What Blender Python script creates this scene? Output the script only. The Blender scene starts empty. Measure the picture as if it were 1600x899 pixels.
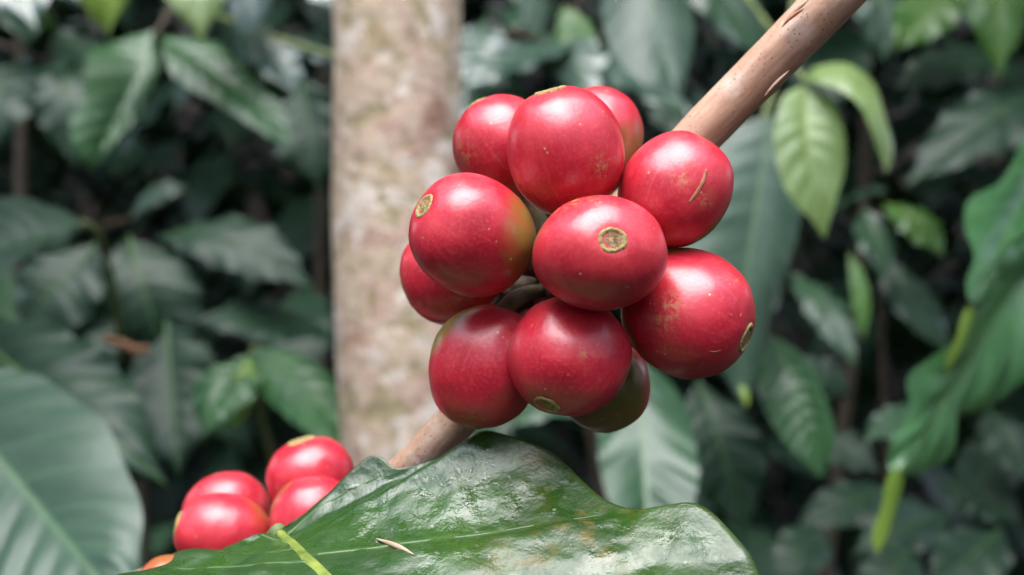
import bpy, math, random
import numpy as np
from mathutils import Vector, Matrix, noise as mnoise

rng = np.random.default_rng(7)
random.seed(7)
scene = bpy.context.scene
COL = scene.collection

# ------------------------------------------------------------------ camera
CAM_Z = 1.10
FPX = 1600 * 35.0 / 36.0
cam_d = bpy.data.cameras.new('camera')
cam = bpy.data.objects.new('camera', cam_d)
COL.objects.link(cam)
cam.location = (0, 0, CAM_Z)
cam.rotation_euler = (math.radians(90), 0, 0)
cam_d.lens = 35.0
cam_d.sensor_width = 36.0
cam_d.sensor_fit = 'HORIZONTAL'
cam_d.clip_start = 0.01
cam_d.clip_end = 500
cam_d.dof.use_dof = True
cam_d.dof.focus_distance = 0.1225
cam_d.dof.aperture_fstop = 17.5
scene.camera = cam

# ------------------------------------------------------------------ sky and sun (bright overcast)
SUN_EL, SUN_AZ = 72.0, 195.0          # azimuth: from behind the camera, a little to the left
world = bpy.data.worlds.new('World')
scene.world = world
world.use_nodes = True
nt = world.node_tree
sky = nt.nodes.new('ShaderNodeTexSky')
sky.sky_type = 'NISHITA'
sky.sun_disc = False
sky.sun_elevation = math.radians(SUN_EL)
sky.sun_rotation = math.radians(SUN_AZ)
sky.air_density = 1.0
sky.dust_density = 1.5
sky.ozone_density = 1.0
hsv = nt.nodes.new('ShaderNodeHueSaturation')
hsv.inputs['Saturation'].default_value = 0.6   # cloud cover takes the blue out
nt.links.new(sky.outputs[0], hsv.inputs['Color'])
bg = nt.nodes['Background']
nt.links.new(hsv.outputs[0], bg.inputs['Color'])
bg.inputs['Strength'].default_value = 0.15

sun_d = bpy.data.lights.new('sun', 'SUN')
sun_d.energy = 1.2
sun_d.angle = math.radians(56)
sun_d.color = (1.0, 0.99, 0.98)
sun = bpy.data.objects.new('sun', sun_d)
COL.objects.link(sun)
el, az = math.radians(SUN_EL), math.radians(SUN_AZ)
to_sun = Vector((math.sin(az) * math.cos(el), math.cos(az) * math.cos(el), math.sin(el)))
sun.rotation_euler = to_sun.to_track_quat('Z', 'Y').to_euler()
sun.location = (0, 0, 8)

vs = scene.view_settings
vs.view_transform = 'Standard'
vs.look = 'None'
vs.exposure = 2.22
vs.gamma = 1.0
vs.use_curve_mapping = False
scene.cycles.max_bounces = 8
scene.cycles.use_denoising = True


# ------------------------------------------------------------------ helpers
def at(px, py, d):
    """point seen at pixel (px, py) of the 1600 x 899 photograph, d metres in front of the camera"""
    return Vector(((px - 800) / FPX * d, d, CAM_Z - (py - 449.5) / FPX * d))


def vec(p):
    return at(*p) if not isinstance(p, Vector) else p


def link(o, parent=None):
    COL.objects.link(o)
    if parent:
        o.parent = parent
    return o


def empty(name, loc, label, cat, group=None):
    o = bpy.data.objects.new(name, None)
    o.empty_display_size = 0.01
    o.location = loc
    link(o)
    o['label'] = label
    o['category'] = cat
    if group:
        o['group'] = group
    return o


def origin_of(parent):
    p = Vector((0, 0, 0))
    while parent is not None:
        p = p + parent.location
        parent = parent.parent
    return p


def mk(name, V, F, mat, parent=None, uv=None, attrs=None, smooth=True, kind=None):
    """one mesh object from world-space vertices; placed relative to its parent"""
    V = np.asarray(V, dtype=np.float64)
    org = np.array(origin_of(parent))
    me = bpy.data.meshes.new(name)
    me.from_pydata((V - org).tolist(), [], F if isinstance(F, list) else F.tolist())
    if uv is not None:
        lay = me.uv_layers.new(name='UVMap')
        idx = np.empty(len(me.loops), dtype=np.int32)
        me.loops.foreach_get('vertex_index', idx)
        lay.data.foreach_set('uv', np.asarray(uv, dtype=np.float32)[idx].ravel())
    for k, a in (attrs or {}).items():
        at_ = me.attributes.new(k, 'FLOAT', 'POINT')
        at_.data.foreach_set('value', np.asarray(a, dtype=np.float32))
    if smooth:
        me.polygons.foreach_set('use_smooth', [True] * len(me.polygons))
    me.materials.append(mat)
    me.update()
    o = bpy.data.objects.new(name, me)
    link(o, parent)
    if kind:
        o['kind'] = kind
    return o


def grid_faces(nu, nv, off=0, wrap=False):
    """quads of a (nu x nv) vertex grid, v fastest"""
    F = []
    for i in range(nu - 1):
        for j in range(nv if wrap else nv - 1):
            j2 = (j + 1) % nv
            F.append((off + i * nv + j, off + i * nv + j2, off + (i + 1) * nv + j2, off + (i + 1) * nv + j))
    return F


def hermite(ts, ps, t):
    """smooth interpolation (Catmull-Rom with uneven knots) of points ps at ts"""
    ts = np.asarray(ts, float)
    ps = np.asarray(ps, float)
    if ps.ndim == 1:
        ps = ps[:, None]
    n = len(ts)
    d = np.diff(ps, axis=0) / np.diff(ts)[:, None]
    m = np.zeros_like(ps)
    m[0], m[-1] = d[0], d[-1]
    h = np.diff(ts)
    for i in range(1, n - 1):
        m[i] = (d[i - 1] * h[i] + d[i] * h[i - 1]) / (h[i] + h[i - 1])
    t = np.clip(np.asarray(t, float), ts[0], ts[-1])
    k = np.clip(np.searchsorted(ts, t, side='right') - 1, 0, n - 2)
    hh = h[k][:, None]
    s = ((t - ts[k]) / h[k])[:, None]
    return ((2 * s**3 - 3 * s**2 + 1) * ps[k] + (s**3 - 2 * s**2 + s) * hh * m[k]
            + (-2 * s**3 + 3 * s**2) * ps[k + 1] + (s**3 - s**2) * hh * m[k + 1])


def norm(a):
    a = np.asarray(a, float)
    return a / np.maximum(np.linalg.norm(a, axis=-1, keepdims=True), 1e-12)


def tube(P, R, ns=12, cap=True, wob=0.0, seed=0.0, flat=None):
    """tapered tube along points P with radii R; returns V, F, uv"""
    P = np.asarray([tuple(p) for p in P], float)
    n = len(P)
    R = np.broadcast_to(np.asarray(R, float), (n,))
    T = norm(np.gradient(P, axis=0))
    up = np.array([0, 0, 1.0]) if abs(T[0][2]) < 0.9 else np.array([0, 1.0, 0])
    V, UV = [], []
    X = norm(np.cross(T[0], up))
    ln = np.concatenate([[0], np.cumsum(np.linalg.norm(np.diff(P, axis=0), axis=1))])
    for i in range(n):
        X = norm(X - T[i] * np.dot(X, T[i]))
        Y = np.cross(T[i], X)
        for k in range(ns):
            a = 2 * math.pi * k / ns
            r = R[i]
            if wob:
                q = Vector((math.cos(a) * 1.3 + seed, math.sin(a) * 1.3, ln[i] / max(R.mean(), 1e-6) * 0.35))
                r *= 1 + wob * mnoise.noise(q) + 0.4 * wob * mnoise.noise(q * 3.1)
            V.append(P[i] + r * (math.cos(a) * X + math.sin(a) * Y))
            UV.append((k / ns, ln[i]))
    F = grid_faces(n, ns, 0, True)
    if cap:
        for e, b in ((0, 0), (n - 1, (n - 1) * ns)):
            V.append(P[e])
            UV.append((0.5, ln[e]))
            c = len(V) - 1
            for k in range(ns):
                k2 = (k + 1) % ns
                F.append((b + k2, b + k, c) if e == 0 else (b + k, b + k2, c))
    return np.array(V), F, np.array(UV)


def spline(pts, n):
    pts = np.array([tuple(vec(p)) for p in pts], float)
    ts = np.concatenate([[0], np.cumsum(np.linalg.norm(np.diff(pts, axis=0), axis=1))])
    return hermite(ts / ts[-1], pts, np.linspace(0, 1, n))


# ------------------------------------------------------------------ node helpers for materials
class NT:
    def __init__(self, name):
        self.m = bpy.data.materials.new(name)
        self.m.use_nodes = True
        self.t = self.m.node_tree
        self.bsdf = self.t.nodes['Principled BSDF']
        self.out = self.t.nodes['Material Output']

    def n(self, typ, **kw):
        nd = self.t.nodes.new(typ)
        for k, v in kw.items():
            setattr(nd, k, v)
        return nd

    def l(self, a, b):
        self.t.links.new(a, b)

    def put(self, sock, v):
        if hasattr(v, 'is_output') or isinstance(v, bpy.types.NodeSocket):
            self.l(v, sock)
        elif v is not None:
            sock.default_value = v

    def math(self, op, a, b=None, c=None, clamp=False):
        nd = self.n('ShaderNodeMath', operation=op, use_clamp=clamp)
        self.put(nd.inputs[0], a)
        if b is not None:
            self.put(nd.inputs[1], b)
        if c is not None:
            self.put(nd.inputs[2], c)
        return nd.outputs[0]

    def mix(self, fac, a, b, blend='MIX'):
        nd = self.n('ShaderNodeMix', data_type='RGBA', blend_type=blend)
        self.put(nd.inputs[0], fac)
        self.put(nd.inputs[6], rgba(a))
        self.put(nd.inputs[7], rgba(b))
        return nd.outputs[2]

    def noise(self, vec_, scale, detail=3.0, rough=0.5, dist=0.0):
        nd = self.n('ShaderNodeTexNoise')
        if vec_ is not None:
            self.l(vec_, nd.inputs['Vector'])
        nd.inputs['Scale'].default_value = scale
        nd.inputs['Detail'].default_value = detail
        nd.inputs['Roughness'].default_value = rough
        nd.inputs['Distortion'].default_value = dist
        return nd.outputs['Fac']

    def voro(self, vec_, scale, feature='F1', rnd=1.0):
        nd = self.n('ShaderNodeTexVoronoi', feature=feature)
        if vec_ is not None:
            self.l(vec_, nd.inputs['Vector'])
        nd.inputs['Scale'].default_value = scale
        nd.inputs['Randomness'].default_value = rnd
        return nd.outputs['Distance']

    def ss(self, v, lo, hi):
        """smoothstep of v between lo and hi (hi may be the smaller)"""
        nd = self.n('ShaderNodeMapRange', interpolation_type='SMOOTHSTEP')
        self.put(nd.inputs[0], v)
        if lo < hi:
            nd.inputs[1].default_value, nd.inputs[2].default_value = lo, hi
        else:
            nd.inputs[1].default_value, nd.inputs[2].default_value = hi, lo
            nd.inputs[3].default_value, nd.inputs[4].default_value = 1.0, 0.0
        return nd.outputs[0]

    def ramp(self, fac, stops):
        nd = self.n('ShaderNodeValToRGB')
        cr = nd.color_ramp
        while len(cr.elements) < len(stops):
            cr.elements.new(0.5)
        for e, (p, c) in zip(cr.elements, stops):
            e.position = p
            e.color = rgba(c)
        self.put(nd.inputs[0], fac)
        return nd.outputs[0]

    def bump(self, h, strength, dist, prev=None):
        nd = self.n('ShaderNodeBump')
        nd.inputs['Strength'].default_value = strength
        nd.inputs['Distance'].default_value = dist
        self.l(h, nd.inputs['Height'])
        if prev is not None:
            self.l(prev, nd.inputs['Normal'])
        return nd.outputs[0]

    def coord(self, which='Object'):
        return self.n('ShaderNodeTexCoord').outputs[which]

    def attr(self, name):
        return self.n('ShaderNodeAttribute', attribute_name=name).outputs['Fac']

    def scaled(self, vec_, s):
        nd = self.n('ShaderNodeMapping')
        self.l(vec_, nd.inputs['Vector'])
        nd.inputs['Scale'].default_value = s
        return nd.outputs[0]


def rgba(c):
    if isinstance(c, (tuple, list)) and len(c) == 3:
        return (*c, 1.0)
    return c


# ------------------------------------------------------------------ materials
def mat_cherry():
    k = NT('cherry_skin')
    oi = k.n('ShaderNodeObjectInfo')
    off = k.n('ShaderNodeVectorMath', operation='MULTIPLY_ADD')
    k.l(oi.outputs['Random'], off.inputs[0])
    off.inputs[1].default_value = (1.7, 2.9, 4.3)
    k.l(k.coord('Object'), off.inputs[2])
    P = off.outputs[0]
    g = k.attr('green')
    n1 = k.noise(P, 110, 4, 0.6, 0.4)
    n2 = k.noise(P, 420, 4, 0.6)
    nf = k.noise(P, 2400, 3, 0.65)
    uvs = k.scaled(k.coord('UV'), (34.0, 2.2, 1.0))
    streak = k.noise(uvs, 1.0, 4, 0.6, 0.3)
    red = k.ramp(n1, [(0.28, (0.37, 0.007, 0.024)), (0.5, (0.51, 0.015, 0.036)), (0.72, (0.61, 0.040, 0.052))])
    red = k.mix(k.math('MULTIPLY', k.ss(streak, 0.5, 0.75), 0.35), red, (0.64, 0.075, 0.075))
    red = k.mix(k.math('MULTIPLY', k.ss(streak, 0.45, 0.25), 0.35), red, (0.33, 0.006, 0.022))
    red = k.mix(k.math('MULTIPLY', k.ss(nf, 0.48, 0.68), 0.30), red, (0.66, 0.11, 0.10))
    gn = k.math('ADD', k.math('MULTIPLY', k.math('SUBTRACT', n2, 0.5), 0.5), k.math('MULTIPLY', k.math('SUBTRACT', streak, 0.5), 0.5))
    gg = k.math('ADD', g, k.math('MULTIPLY', gn, k.ss(g, 0.0, 0.4)))
    gg = k.math('ADD', gg, k.math('MULTIPLY', k.math('MULTIPLY', k.math('SUBTRACT', nf, 0.5), 0.25), k.ss(g, 0.0, 0.4)))
    unripe = k.ramp(gg, [(0.0, (0.48, 0.016, 0.04)), (0.25, (0.42, 0.035, 0.03)), (0.45, (0.34, 0.085, 0.028)),
                         (0.68, (0.24, 0.14, 0.03)), (1.0, (0.15, 0.13, 0.03))])
    col = k.mix(k.ss(gg, 0.04, 0.35), red, unripe)
    # russet patches, loose speckle, pale dots
    rus = k.attr('russet')
    patch = k.math('MULTIPLY', k.math('MAXIMUM', k.ss(k.noise(P, 105, 2, 0.5), 0.63, 0.80), k.math('MULTIPLY', rus, 1.0)), k.ss(k.noise(P, 1100, 5, 0.75, 0.3), 0.46, 0.58))
    col = k.mix(k.math('MULTIPLY', patch, 0.8), col, (0.42, 0.21, 0.07))
    dots = k.math('MULTIPLY', k.ss(k.voro(P, 560), 0.12, 0.06), k.ss(k.noise(P, 300, 1, 0.5), 0.48, 0.58))
    col = k.mix(k.math('MULTIPLY', dots, 0.8), col, (0.60, 0.36, 0.18))
    pits = k.math('MULTIPLY', k.ss(k.voro(P, 330), 0.07, 0.035), k.ss(k.noise(P, 170, 1, 0.5), 0.55, 0.62))
    col = k.mix(k.math('MULTIPLY', pits, 0.8), col, (0.10, 0.03, 0.02))
    k.l(col, k.bsdf.inputs['Base Color'])
    rg = k.math('ADD', 0.225, k.math('MULTIPLY', n1, 0.22))
    rg = k.math('ADD', rg, k.math('MULTIPLY', patch, 0.3))
    k.l(rg, k.bsdf.inputs['Roughness'])
    k.bsdf.inputs['Specular IOR Level'].default_value = 0.8
    k.bsdf.inputs['Subsurface Weight'].default_value = 0.2
    k.bsdf.inputs['Subsurface Radius'].default_value = (1.0, 0.25, 0.12)
    k.bsdf.inputs['Subsurface Scale'].default_value = 0.0016
    b = k.bump(n1, 0.22, 0.001)
    b = k.bump(n2, 0.12, 0.0003, b)
    b = k.bump(k.math('ADD', nf, k.math('MULTIPLY', patch, 1.5)), 0.2, 0.00007, b)
    k.l(b, k.bsdf.inputs['Normal'])
    return k.m


def mat_scar():
    k = NT('calyx_scar')
    P = k.coord('Object')
    rim = k.attr('rim')
    n = k.noise(P, 1900, 4, 0.7, 0.6)
    core = k.ramp(n, [(0.30, (0.10, 0.06, 0.03)), (0.45, (0.24, 0.16, 0.06)), (0.6, (0.38, 0.28, 0.13)), (0.8, (0.5, 0.42, 0.25))])
    edge = k.ramp(n, [(0.3, (0.30, 0.20, 0.05)), (0.7, (0.52, 0.40, 0.15))])
    k.l(k.mix(rim, core, edge), k.bsdf.inputs['Base Color'])
    k.bsdf.inputs['Roughness'].default_value = 0.75
    k.l(k.bump(n, 0.9, 0.0005), k.bsdf.inputs['Normal'])
    return k.m


def mat_plain(name, c1, c2, scale, rough=0.6, bump=0.3, bdist=0.0005):
    k = NT(name)
    P = k.coord('Object')
    n = k.noise(P, scale, 5, 0.6)
    k.l(k.ramp(n, [(0.3, c1), (0.7, c2)]), k.bsdf.inputs['Base Color'])
    k.bsdf.inputs['Roughness'].default_value = rough
    k.l(k.bump(n, bump, bdist), k.bsdf.inputs['Normal'])
    return k.m


def mat_branch():
    k = NT('branch_bark')
    P = k.coord('Object')
    uv = k.coord('UV')
    sv = k.scaled(uv, (9.0, 60.0, 1.0))
    streak = k.noise(sv, 3.0, 5, 0.6)
    n1 = k.noise(P, 160, 4, 0.6)
    n2 = k.noise(P, 1400, 3, 0.6)
    col = k.ramp(streak, [(0.28, (0.36, 0.19, 0.115)), (0.5, (0.46, 0.27, 0.175)), (0.72, (0.53, 0.35, 0.25))])
    col = k.mix(k.math('MULTIPLY', k.ss(n1, 0.5, 0.72), 0.6), col, (0.64, 0.52, 0.45))      # silvery skin
    col = k.mix(k.math('MULTIPLY', k.ss(n1, 0.46, 0.3), 0.35), col, (0.34, 0.16, 0.10))
    sp = k.math('MULTIPLY', k.ss(k.voro(P, 1500), 0.26, 0.14), k.ss(k.noise(P, 260, 2, 0.5), 0.40, 0.58))
    col = k.mix(k.math('MULTIPLY', sp, 0.8), col, (0.075, 0.045, 0.025))                      # dark lenticels
    k.l(col, k.bsdf.inputs['Base Color'])
    k.bsdf.inputs['Roughness'].default_value = 0.48
    b = k.bump(k.math('ADD', streak, k.math('MULTIPLY', sp, -0.5)), 0.25, 0.00015)
    k.l(k.bump(n2, 0.35, 0.0001, b), k.bsdf.inputs['Normal'])
    return k.m


def mat_trunk():
    k = NT('mottled_bark')
    P = k.coord('Object')
    n1 = k.noise(P, 34, 3, 0.65, 0.6)
    n2 = k.noise(P, 64, 3, 0.6, 0.4)
    n3 = k.noise(P, 300, 4, 0.7)
    col = k.ramp(n1, [(0.32, (0.30, 0.215, 0.115)), (0.44, (0.50, 0.39, 0.28)), (0.55, (0.48, 0.34, 0.26)), (0.66, (0.29, 0.16, 0.11))])
    col = k.mix(k.math('MULTIPLY', k.ss(n2, 0.47, 0.40), 0.8), col, (0.25, 0.215, 0.10))
    lich = k.ss(k.noise(P, 60, 3, 0.6, 0.3), 0.55, 0.60)
    col = k.mix(k.math('MULTIPLY', lich, 0.8), col, (0.66, 0.58, 0.50))
    lich2 = k.ss(k.voro(k.scaled(P, (1, 1, 1.5)), 40), 0.26, 0.16)
    col = k.mix(k.math('MULTIPLY', lich2, 0.4), col, (0.64, 0.57, 0.52))
    col = k.mix(k.math('MULTIPLY', k.ss(n3, 0.5, 0.75), 0.35), col, (0.16, 0.085, 0.06))
    k.l(col, k.bsdf.inputs['Base Color'])
    k.bsdf.inputs['Roughness'].default_value = 0.85
    b = k.bump(n2, 0.6, 0.004)
    k.l(k.bump(n3, 0.6, 0.001, b), k.bsdf.inputs['Normal'])
    return k.m


def mat_leaf(name, dark, light, vein, rough=0.36, trans=0.12, nveins=9.0, spec=0.5):
    k = NT(name)
    uv = k.coord('UV')
    P = k.coord('Object')
    sx = k.n('ShaderNodeSeparateXYZ')
    k.l(uv, sx.inputs[0])
    u, v = sx.outputs[0], sx.outputs[1]
    av = k.math('ABSOLUTE', k.math('SUBTRACT', k.math('MULTIPLY', v, 2.0), 1.0))
    ph = k.math('MULTIPLY', k.math('SUBTRACT', u, k.math('MULTIPLY', av, 0.16)), nveins)
    tri = k.math('PINGPONG', ph, 0.5)
    vline = k.math('MULTIPLY', k.ss(tri, 0.06, 0.0), k.ss(av, 1.0, 0.6))
    mid = k.ss(av, 0.05, 0.015)
    n1 = k.noise(P, 40, 4, 0.6)
    n2 = k.noise(P, 330, 4, 0.65)
    col = k.ramp(n1, [(0.3, dark), (0.7, light)])
    col = k.mix(k.math('MULTIPLY', k.ss(n2, 0.5, 0.75), 0.3), col, light)
    col = k.mix(k.math('MULTIPLY', vline, 0.55), col, vein)
    col = k.mix(k.math('MULTIPLY', mid, 0.8), col, vein)
    k.l(col, k.bsdf.inputs['Base Color'])
    k.l(k.math('ADD', rough, k.math('MULTIPLY', k.math('SUBTRACT', n1, 0.5), 0.22)), k.bsdf.inputs['Roughness'])
    k.bsdf.inputs['Specular IOR Level'].default_value = spec
    b = k.bump(k.math('SUBTRACT', n2, k.math('MULTIPLY', vline, 0.8)), 0.22, 0.0008)
    k.l(b, k.bsdf.inputs['Normal'])
    tr = k.n('ShaderNodeBsdfTranslucent')
    k.l(k.mix(0.5, col, (0.25, 0.42, 0.05)), tr.inputs['Color'])
    mx = k.n('ShaderNodeMixShader')
    mx.inputs[0].default_value = trans
    k.l(k.bsdf.outputs[0], mx.inputs[1])
    k.l(tr.outputs[0], mx.inputs[2])
    k.l(mx.outputs[0], k.out.inputs['Surface'])
    return k.m


def mat_wet_leaf():
    k = NT('wet_leaf')
    uv = k.coord('UV')
    P = k.coord('Object')
    vein = k.attr('vein')
    n1 = k.noise(P, 55, 5, 0.6)
    n2 = k.noise(P, 260, 5, 0.65)
    n3 = k.noise(P, 1500, 3, 0.6)
    col = k.ramp(n1, [(0.28, (0.009, 0.026, 0.006)), (0.52, (0.018, 0.052, 0.009)), (0.75, (0.036, 0.085, 0.012))])
    col = k.mix(k.math('MULTIPLY', k.ss(n2, 0.5, 0.72), 0.35), col, (0.036, 0.082, 0.022))
    blot = k.math('MULTIPLY', k.attr('blot'), k.ss(k.noise(P, 190, 4, 0.7, 0.4), 0.46, 0.62))
    col = k.mix(k.math('MULTIPLY', blot, 0.6), col, (0.15, 0.095, 0.014))
    col = k.mix(k.math('MULTIPLY', vein, 0.5), col, (0.075, 0.15, 0.035))
    sp = k.math('MULTIPLY', k.ss(k.voro(P, 330), 0.10, 0.05), k.ss(k.noise(P, 130, 2, 0.5), 0.58, 0.66))
    col = k.mix(k.math('MULTIPLY', sp, 0.6), col, (0.30, 0.30, 0.18))
    rim = k.attr('rim')
    col = k.mix(k.math('MULTIPLY', rim, 0.4), col, (0.06, 0.08, 0.02))
    k.l(col, k.bsdf.inputs['Base Color'])
    wet = k.ss(k.noise(k.scaled(P, (1, 1, 1)), 120, 4, 0.65, 0.3), 0.48, 0.6)
    rg = k.math('SUBTRACT', 0.38, k.math('MULTIPLY', wet, 0.26))
    k.l(rg, k.bsdf.inputs['Roughness'])
    k.bsdf.inputs['Specular IOR Level'].default_value = 0.52
    b = k.bump(n2, 0.5, 0.0007)
    b = k.bump(n3, 0.12, 0.0001, b)
    k.l(b, k.bsdf.inputs['Normal'])
    k.bsdf.inputs['Coat Weight'].default_value = 0.08
    k.bsdf.inputs['Coat Roughness'].default_value = 0.12
    return k.m


def mat_water():
    k = NT('water')
    fr = k.n('ShaderNodeFresnel')
    fr.inputs['IOR'].default_value = 1.33
    tr, gl, mx = k.n('ShaderNodeBsdfTransparent'), k.n('ShaderNodeBsdfGlossy'), k.n('ShaderNodeMixShader')
    gl.inputs['Roughness'].default_value = 0.03
    k.l(fr.outputs[0], mx.inputs[0])
    k.l(tr.outputs[0], mx.inputs[1])
    k.l(gl.outputs[0], mx.inputs[2])
    k.l(mx.outputs[0], k.out.inputs['Surface'])
    return k.m


def mat_ground():
    k = NT('soil')
    P = k.coord('Object')
    n1 = k.noise(P, 3, 5, 0.6)
    n2 = k.noise(P, 25, 6, 0.65)
    col = k.ramp(n2, [(0.3, (0.012, 0.009, 0.007)), (0.55, (0.035, 0.024, 0.017)), (0.75, (0.07, 0.045, 0.028))])
    col = k.mix(k.math('MULTIPLY', k.ss(n1, 0.5, 0.7), 0.5), col, (0.02, 0.026, 0.012))
    k.l(col, k.bsdf.inputs['Base Color'])
    k.bsdf.inputs['Roughness'].default_value = 0.95
    k.l(k.bump(n2, 0.8, 0.05), k.bsdf.inputs['Normal'])
    return k.m


M = dict(
    cherry=mat_cherry(), scar=mat_scar(), branch=mat_branch(), trunk=mat_trunk(), wet=mat_wet_leaf(), water=mat_water(), soil=mat_ground(),
    pedicel=mat_plain('pedicel', (0.05, 0.045, 0.02), (0.14, 0.11, 0.05), 600),
    node=mat_plain('node_tissue', (0.03, 0.02, 0.012), (0.11, 0.075, 0.045), 500, 0.8, 0.8, 0.0008),
    midrib=mat_plain('midrib', (0.055, 0.11, 0.018), (0.25, 0.29, 0.05), 420, 0.4),
    side_vein=mat_plain('side_vein', (0.028, 0.065, 0.016), (0.06, 0.115, 0.03), 300, 0.38),
    midrib_dim=mat_plain('midrib_dim', (0.04, 0.10, 0.025), (0.08, 0.17, 0.04), 120, 0.45),
    twig=mat_plain('green_twig', (0.07, 0.11, 0.03), (0.16, 0.19, 0.06), 90, 0.6),
    twig_brown=mat_plain('brown_twig', (0.035, 0.026, 0.016), (0.09, 0.062, 0.038), 90, 0.8),
    dry=mat_plain('dry_leaf', (0.11, 0.05, 0.025), (0.26, 0.13, 0.06), 60, 0.8),
    scab=mat_plain('healed_scratch', (0.32, 0.09, 0.045), (0.44, 0.20, 0.09), 900, 0.7, 0.5, 0.0002),
    flake=mat_plain('pale_flake', (0.34, 0.22, 0.14), (0.50, 0.36, 0.27), 500, 0.6),
    dark=mat_leaf('leaf_shade_dark', (0.008, 0.026, 0.014), (0.017, 0.046, 0.023), (0.03, 0.07, 0.035), 0.44, 0.05, spec=0.34),  # base lowered so the colour itself carries the shade of the hollow
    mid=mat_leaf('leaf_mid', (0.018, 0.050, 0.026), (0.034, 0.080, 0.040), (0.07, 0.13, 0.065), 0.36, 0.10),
    glossy=mat_leaf('leaf_glossy', (0.018, 0.066, 0.022), (0.036, 0.110, 0.034), (0.06, 0.15, 0.05), 0.34, 0.10, spec=0.5),
    pale=mat_leaf('leaf_pale_sheen', (0.028, 0.062, 0.040), (0.046, 0.088, 0.056), (0.08, 0.15, 0.09), 0.42, 0.08, spec=0.45),  # lighter base puts sky sheen into the leaf colour
    sheen=mat_leaf('leaf_wet_sheen', (0.030, 0.066, 0.046), (0.050, 0.096, 0.070), (0.09, 0.15, 0.10), 0.30, 0.06, spec=1.0),  # strong gloss, plus a pale bluish base imitating reflected sky
    fresh=mat_leaf('leaf_fresh', (0.042, 0.12, 0.022), (0.075, 0.18, 0.032), (0.20, 0.33, 0.07), 0.34, 0.2),
    young=mat_leaf('leaf_young', (0.12, 0.19, 0.055), (0.19, 0.27, 0.095), (0.27, 0.34, 0.13), 0.36, 0.22),
    lime=mat_leaf('leaf_lime', (0.11, 0.20, 0.020), (0.18, 0.28, 0.04), (0.34, 0.45, 0.1), 0.36, 0.25),
)

# ------------------------------------------------------------------ ground, raised into an added bank behind the shrubs to block the sky
def build_ground():
    xs = np.concatenate([np.linspace(-120, -8, 12), np.linspace(-6, 6, 49), np.linspace(8, 120, 12)])
    ys = np.concatenate([np.linspace(-120, -6, 12), np.linspace(-5, 9, 57), np.linspace(11, 160, 14)])
    V = []
    for y in ys:
        for x in xs:
            t = min(max((y - 2.6) / 5.0, 0), 1)
            z = 3.4 * t * t * (3 - 2 * t)
            z += 0.10 * mnoise.noise(Vector((x * 0.6, y * 0.6, 0))) + 0.04 * mnoise.noise(Vector((x * 2.3, y * 2.3, 5)))
            if y > 9:
                z += (y - 9) * 0.05
            V.append((x, y, z))
    o = mk('ground', V, grid_faces(len(ys), len(xs)), M['soil'])
    o.data.flip_normals()
    o['kind'] = 'structure'
    return o


build_ground()

# ------------------------------------------------------------------ leaves
PROF_U = [0, .03, .08, .16, .27, .40, .52, .64, .75, .84, .90, .95, 1.0]
PROF_W = [.02, .05, .20, .50, .80, .97, 1.0, .93, .74, .46, .24, .10, .012]


def leaf_grid(base, tip, W, face, sag=0.15, fold=0.12, droop=0.15, wave=0.05, corr=0.02, nve=9, nu=44, nv=17, seed=0,
              twist=0.0, drip=0.0, swell=None):
    """vertices of one leaf blade. base, tip: points. W: full width. face: direction the upper side looks.
    sag: how far the middle bows to the upper side (share of the length)."""
    r = random.Random(seed)
    b, t = np.array(vec(base)), np.array(vec(tip))
    L = np.linalg.norm(t - b)
    T0 = (t - b) / L
    f = norm(np.array(face, float))
    f = norm(f - T0 * np.dot(f, T0))
    u = np.linspace(0, 1, nu)
    side_bow = r.uniform(-0.04, 0.04)
    S0 = np.cross(T0, f)
    P = b + np.outer(u, t - b) + np.outer(4 * u * (1 - u) * sag * L, f) + np.outer(np.sin(u * math.pi * 1.3) * side_bow * L, S0)
    T = norm(np.gradient(P, axis=0))
    N = norm(f - T * (T @ f)[:, None])
    S = np.cross(T, N)
    if twist:
        a = (twist * (u - 0.5))[:, None]
        N, S = N * np.cos(a) + S * np.sin(a), S * np.cos(a) - N * np.sin(a)
    pu = np.array(PROF_U)
    pw = np.array(PROF_W)
    if drip:
        pu = pu.copy()
        pu[8:12] -= drip * np.array([0.5, 0.8, 0.95, 0.7])
        pw = pw.copy()
        pw[10:12] = [.13, .085]
    w = np.maximum(hermite(pu, pw, u)[:, 0], 0.008)
    v = np.linspace(-1, 1, nv)
    UU, VV = np.meshgrid(u, v, indexing='ij')
    AV = np.abs(VV)
    ph = nve * (UU - 0.16 * AV)
    o1, o2, o3 = r.uniform(0, 6), r.uniform(0, 6), r.uniform(0, 6)
    side = np.where(VV > 0, o1, o2)
    ww = w[:, None] * W / 2
    h = fold * AV * ww + -droop * AV**2 * ww
    h += corr * W * np.abs(np.sin(math.pi * ph))**0.8 * np.minimum(AV * 3, 1) * (1 - 0.6 * AV**3) * w[:, None]**0.5
    h += wave * W * np.sin(2 * math.pi * ph * 0.5 + side) * AV**2.5 * w[:, None]**0.5
    h += 0.06 * W * np.sin(UU * 5.2 + o3 + VV * 1.3)
    edge = 1 + 0.045 * np.sin(2 * math.pi * ph + side) * AV
    lat = VV * ww * edge
    G = P[:, None, :] + S[:, None, :] * lat[..., None] + N[:, None, :] * h[..., None]
    uvs = np.stack([UU, VV * 0.5 + 0.5], -1)
    ci = nv // 2
    return G, uvs, G[:, ci, :], N, L


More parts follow.
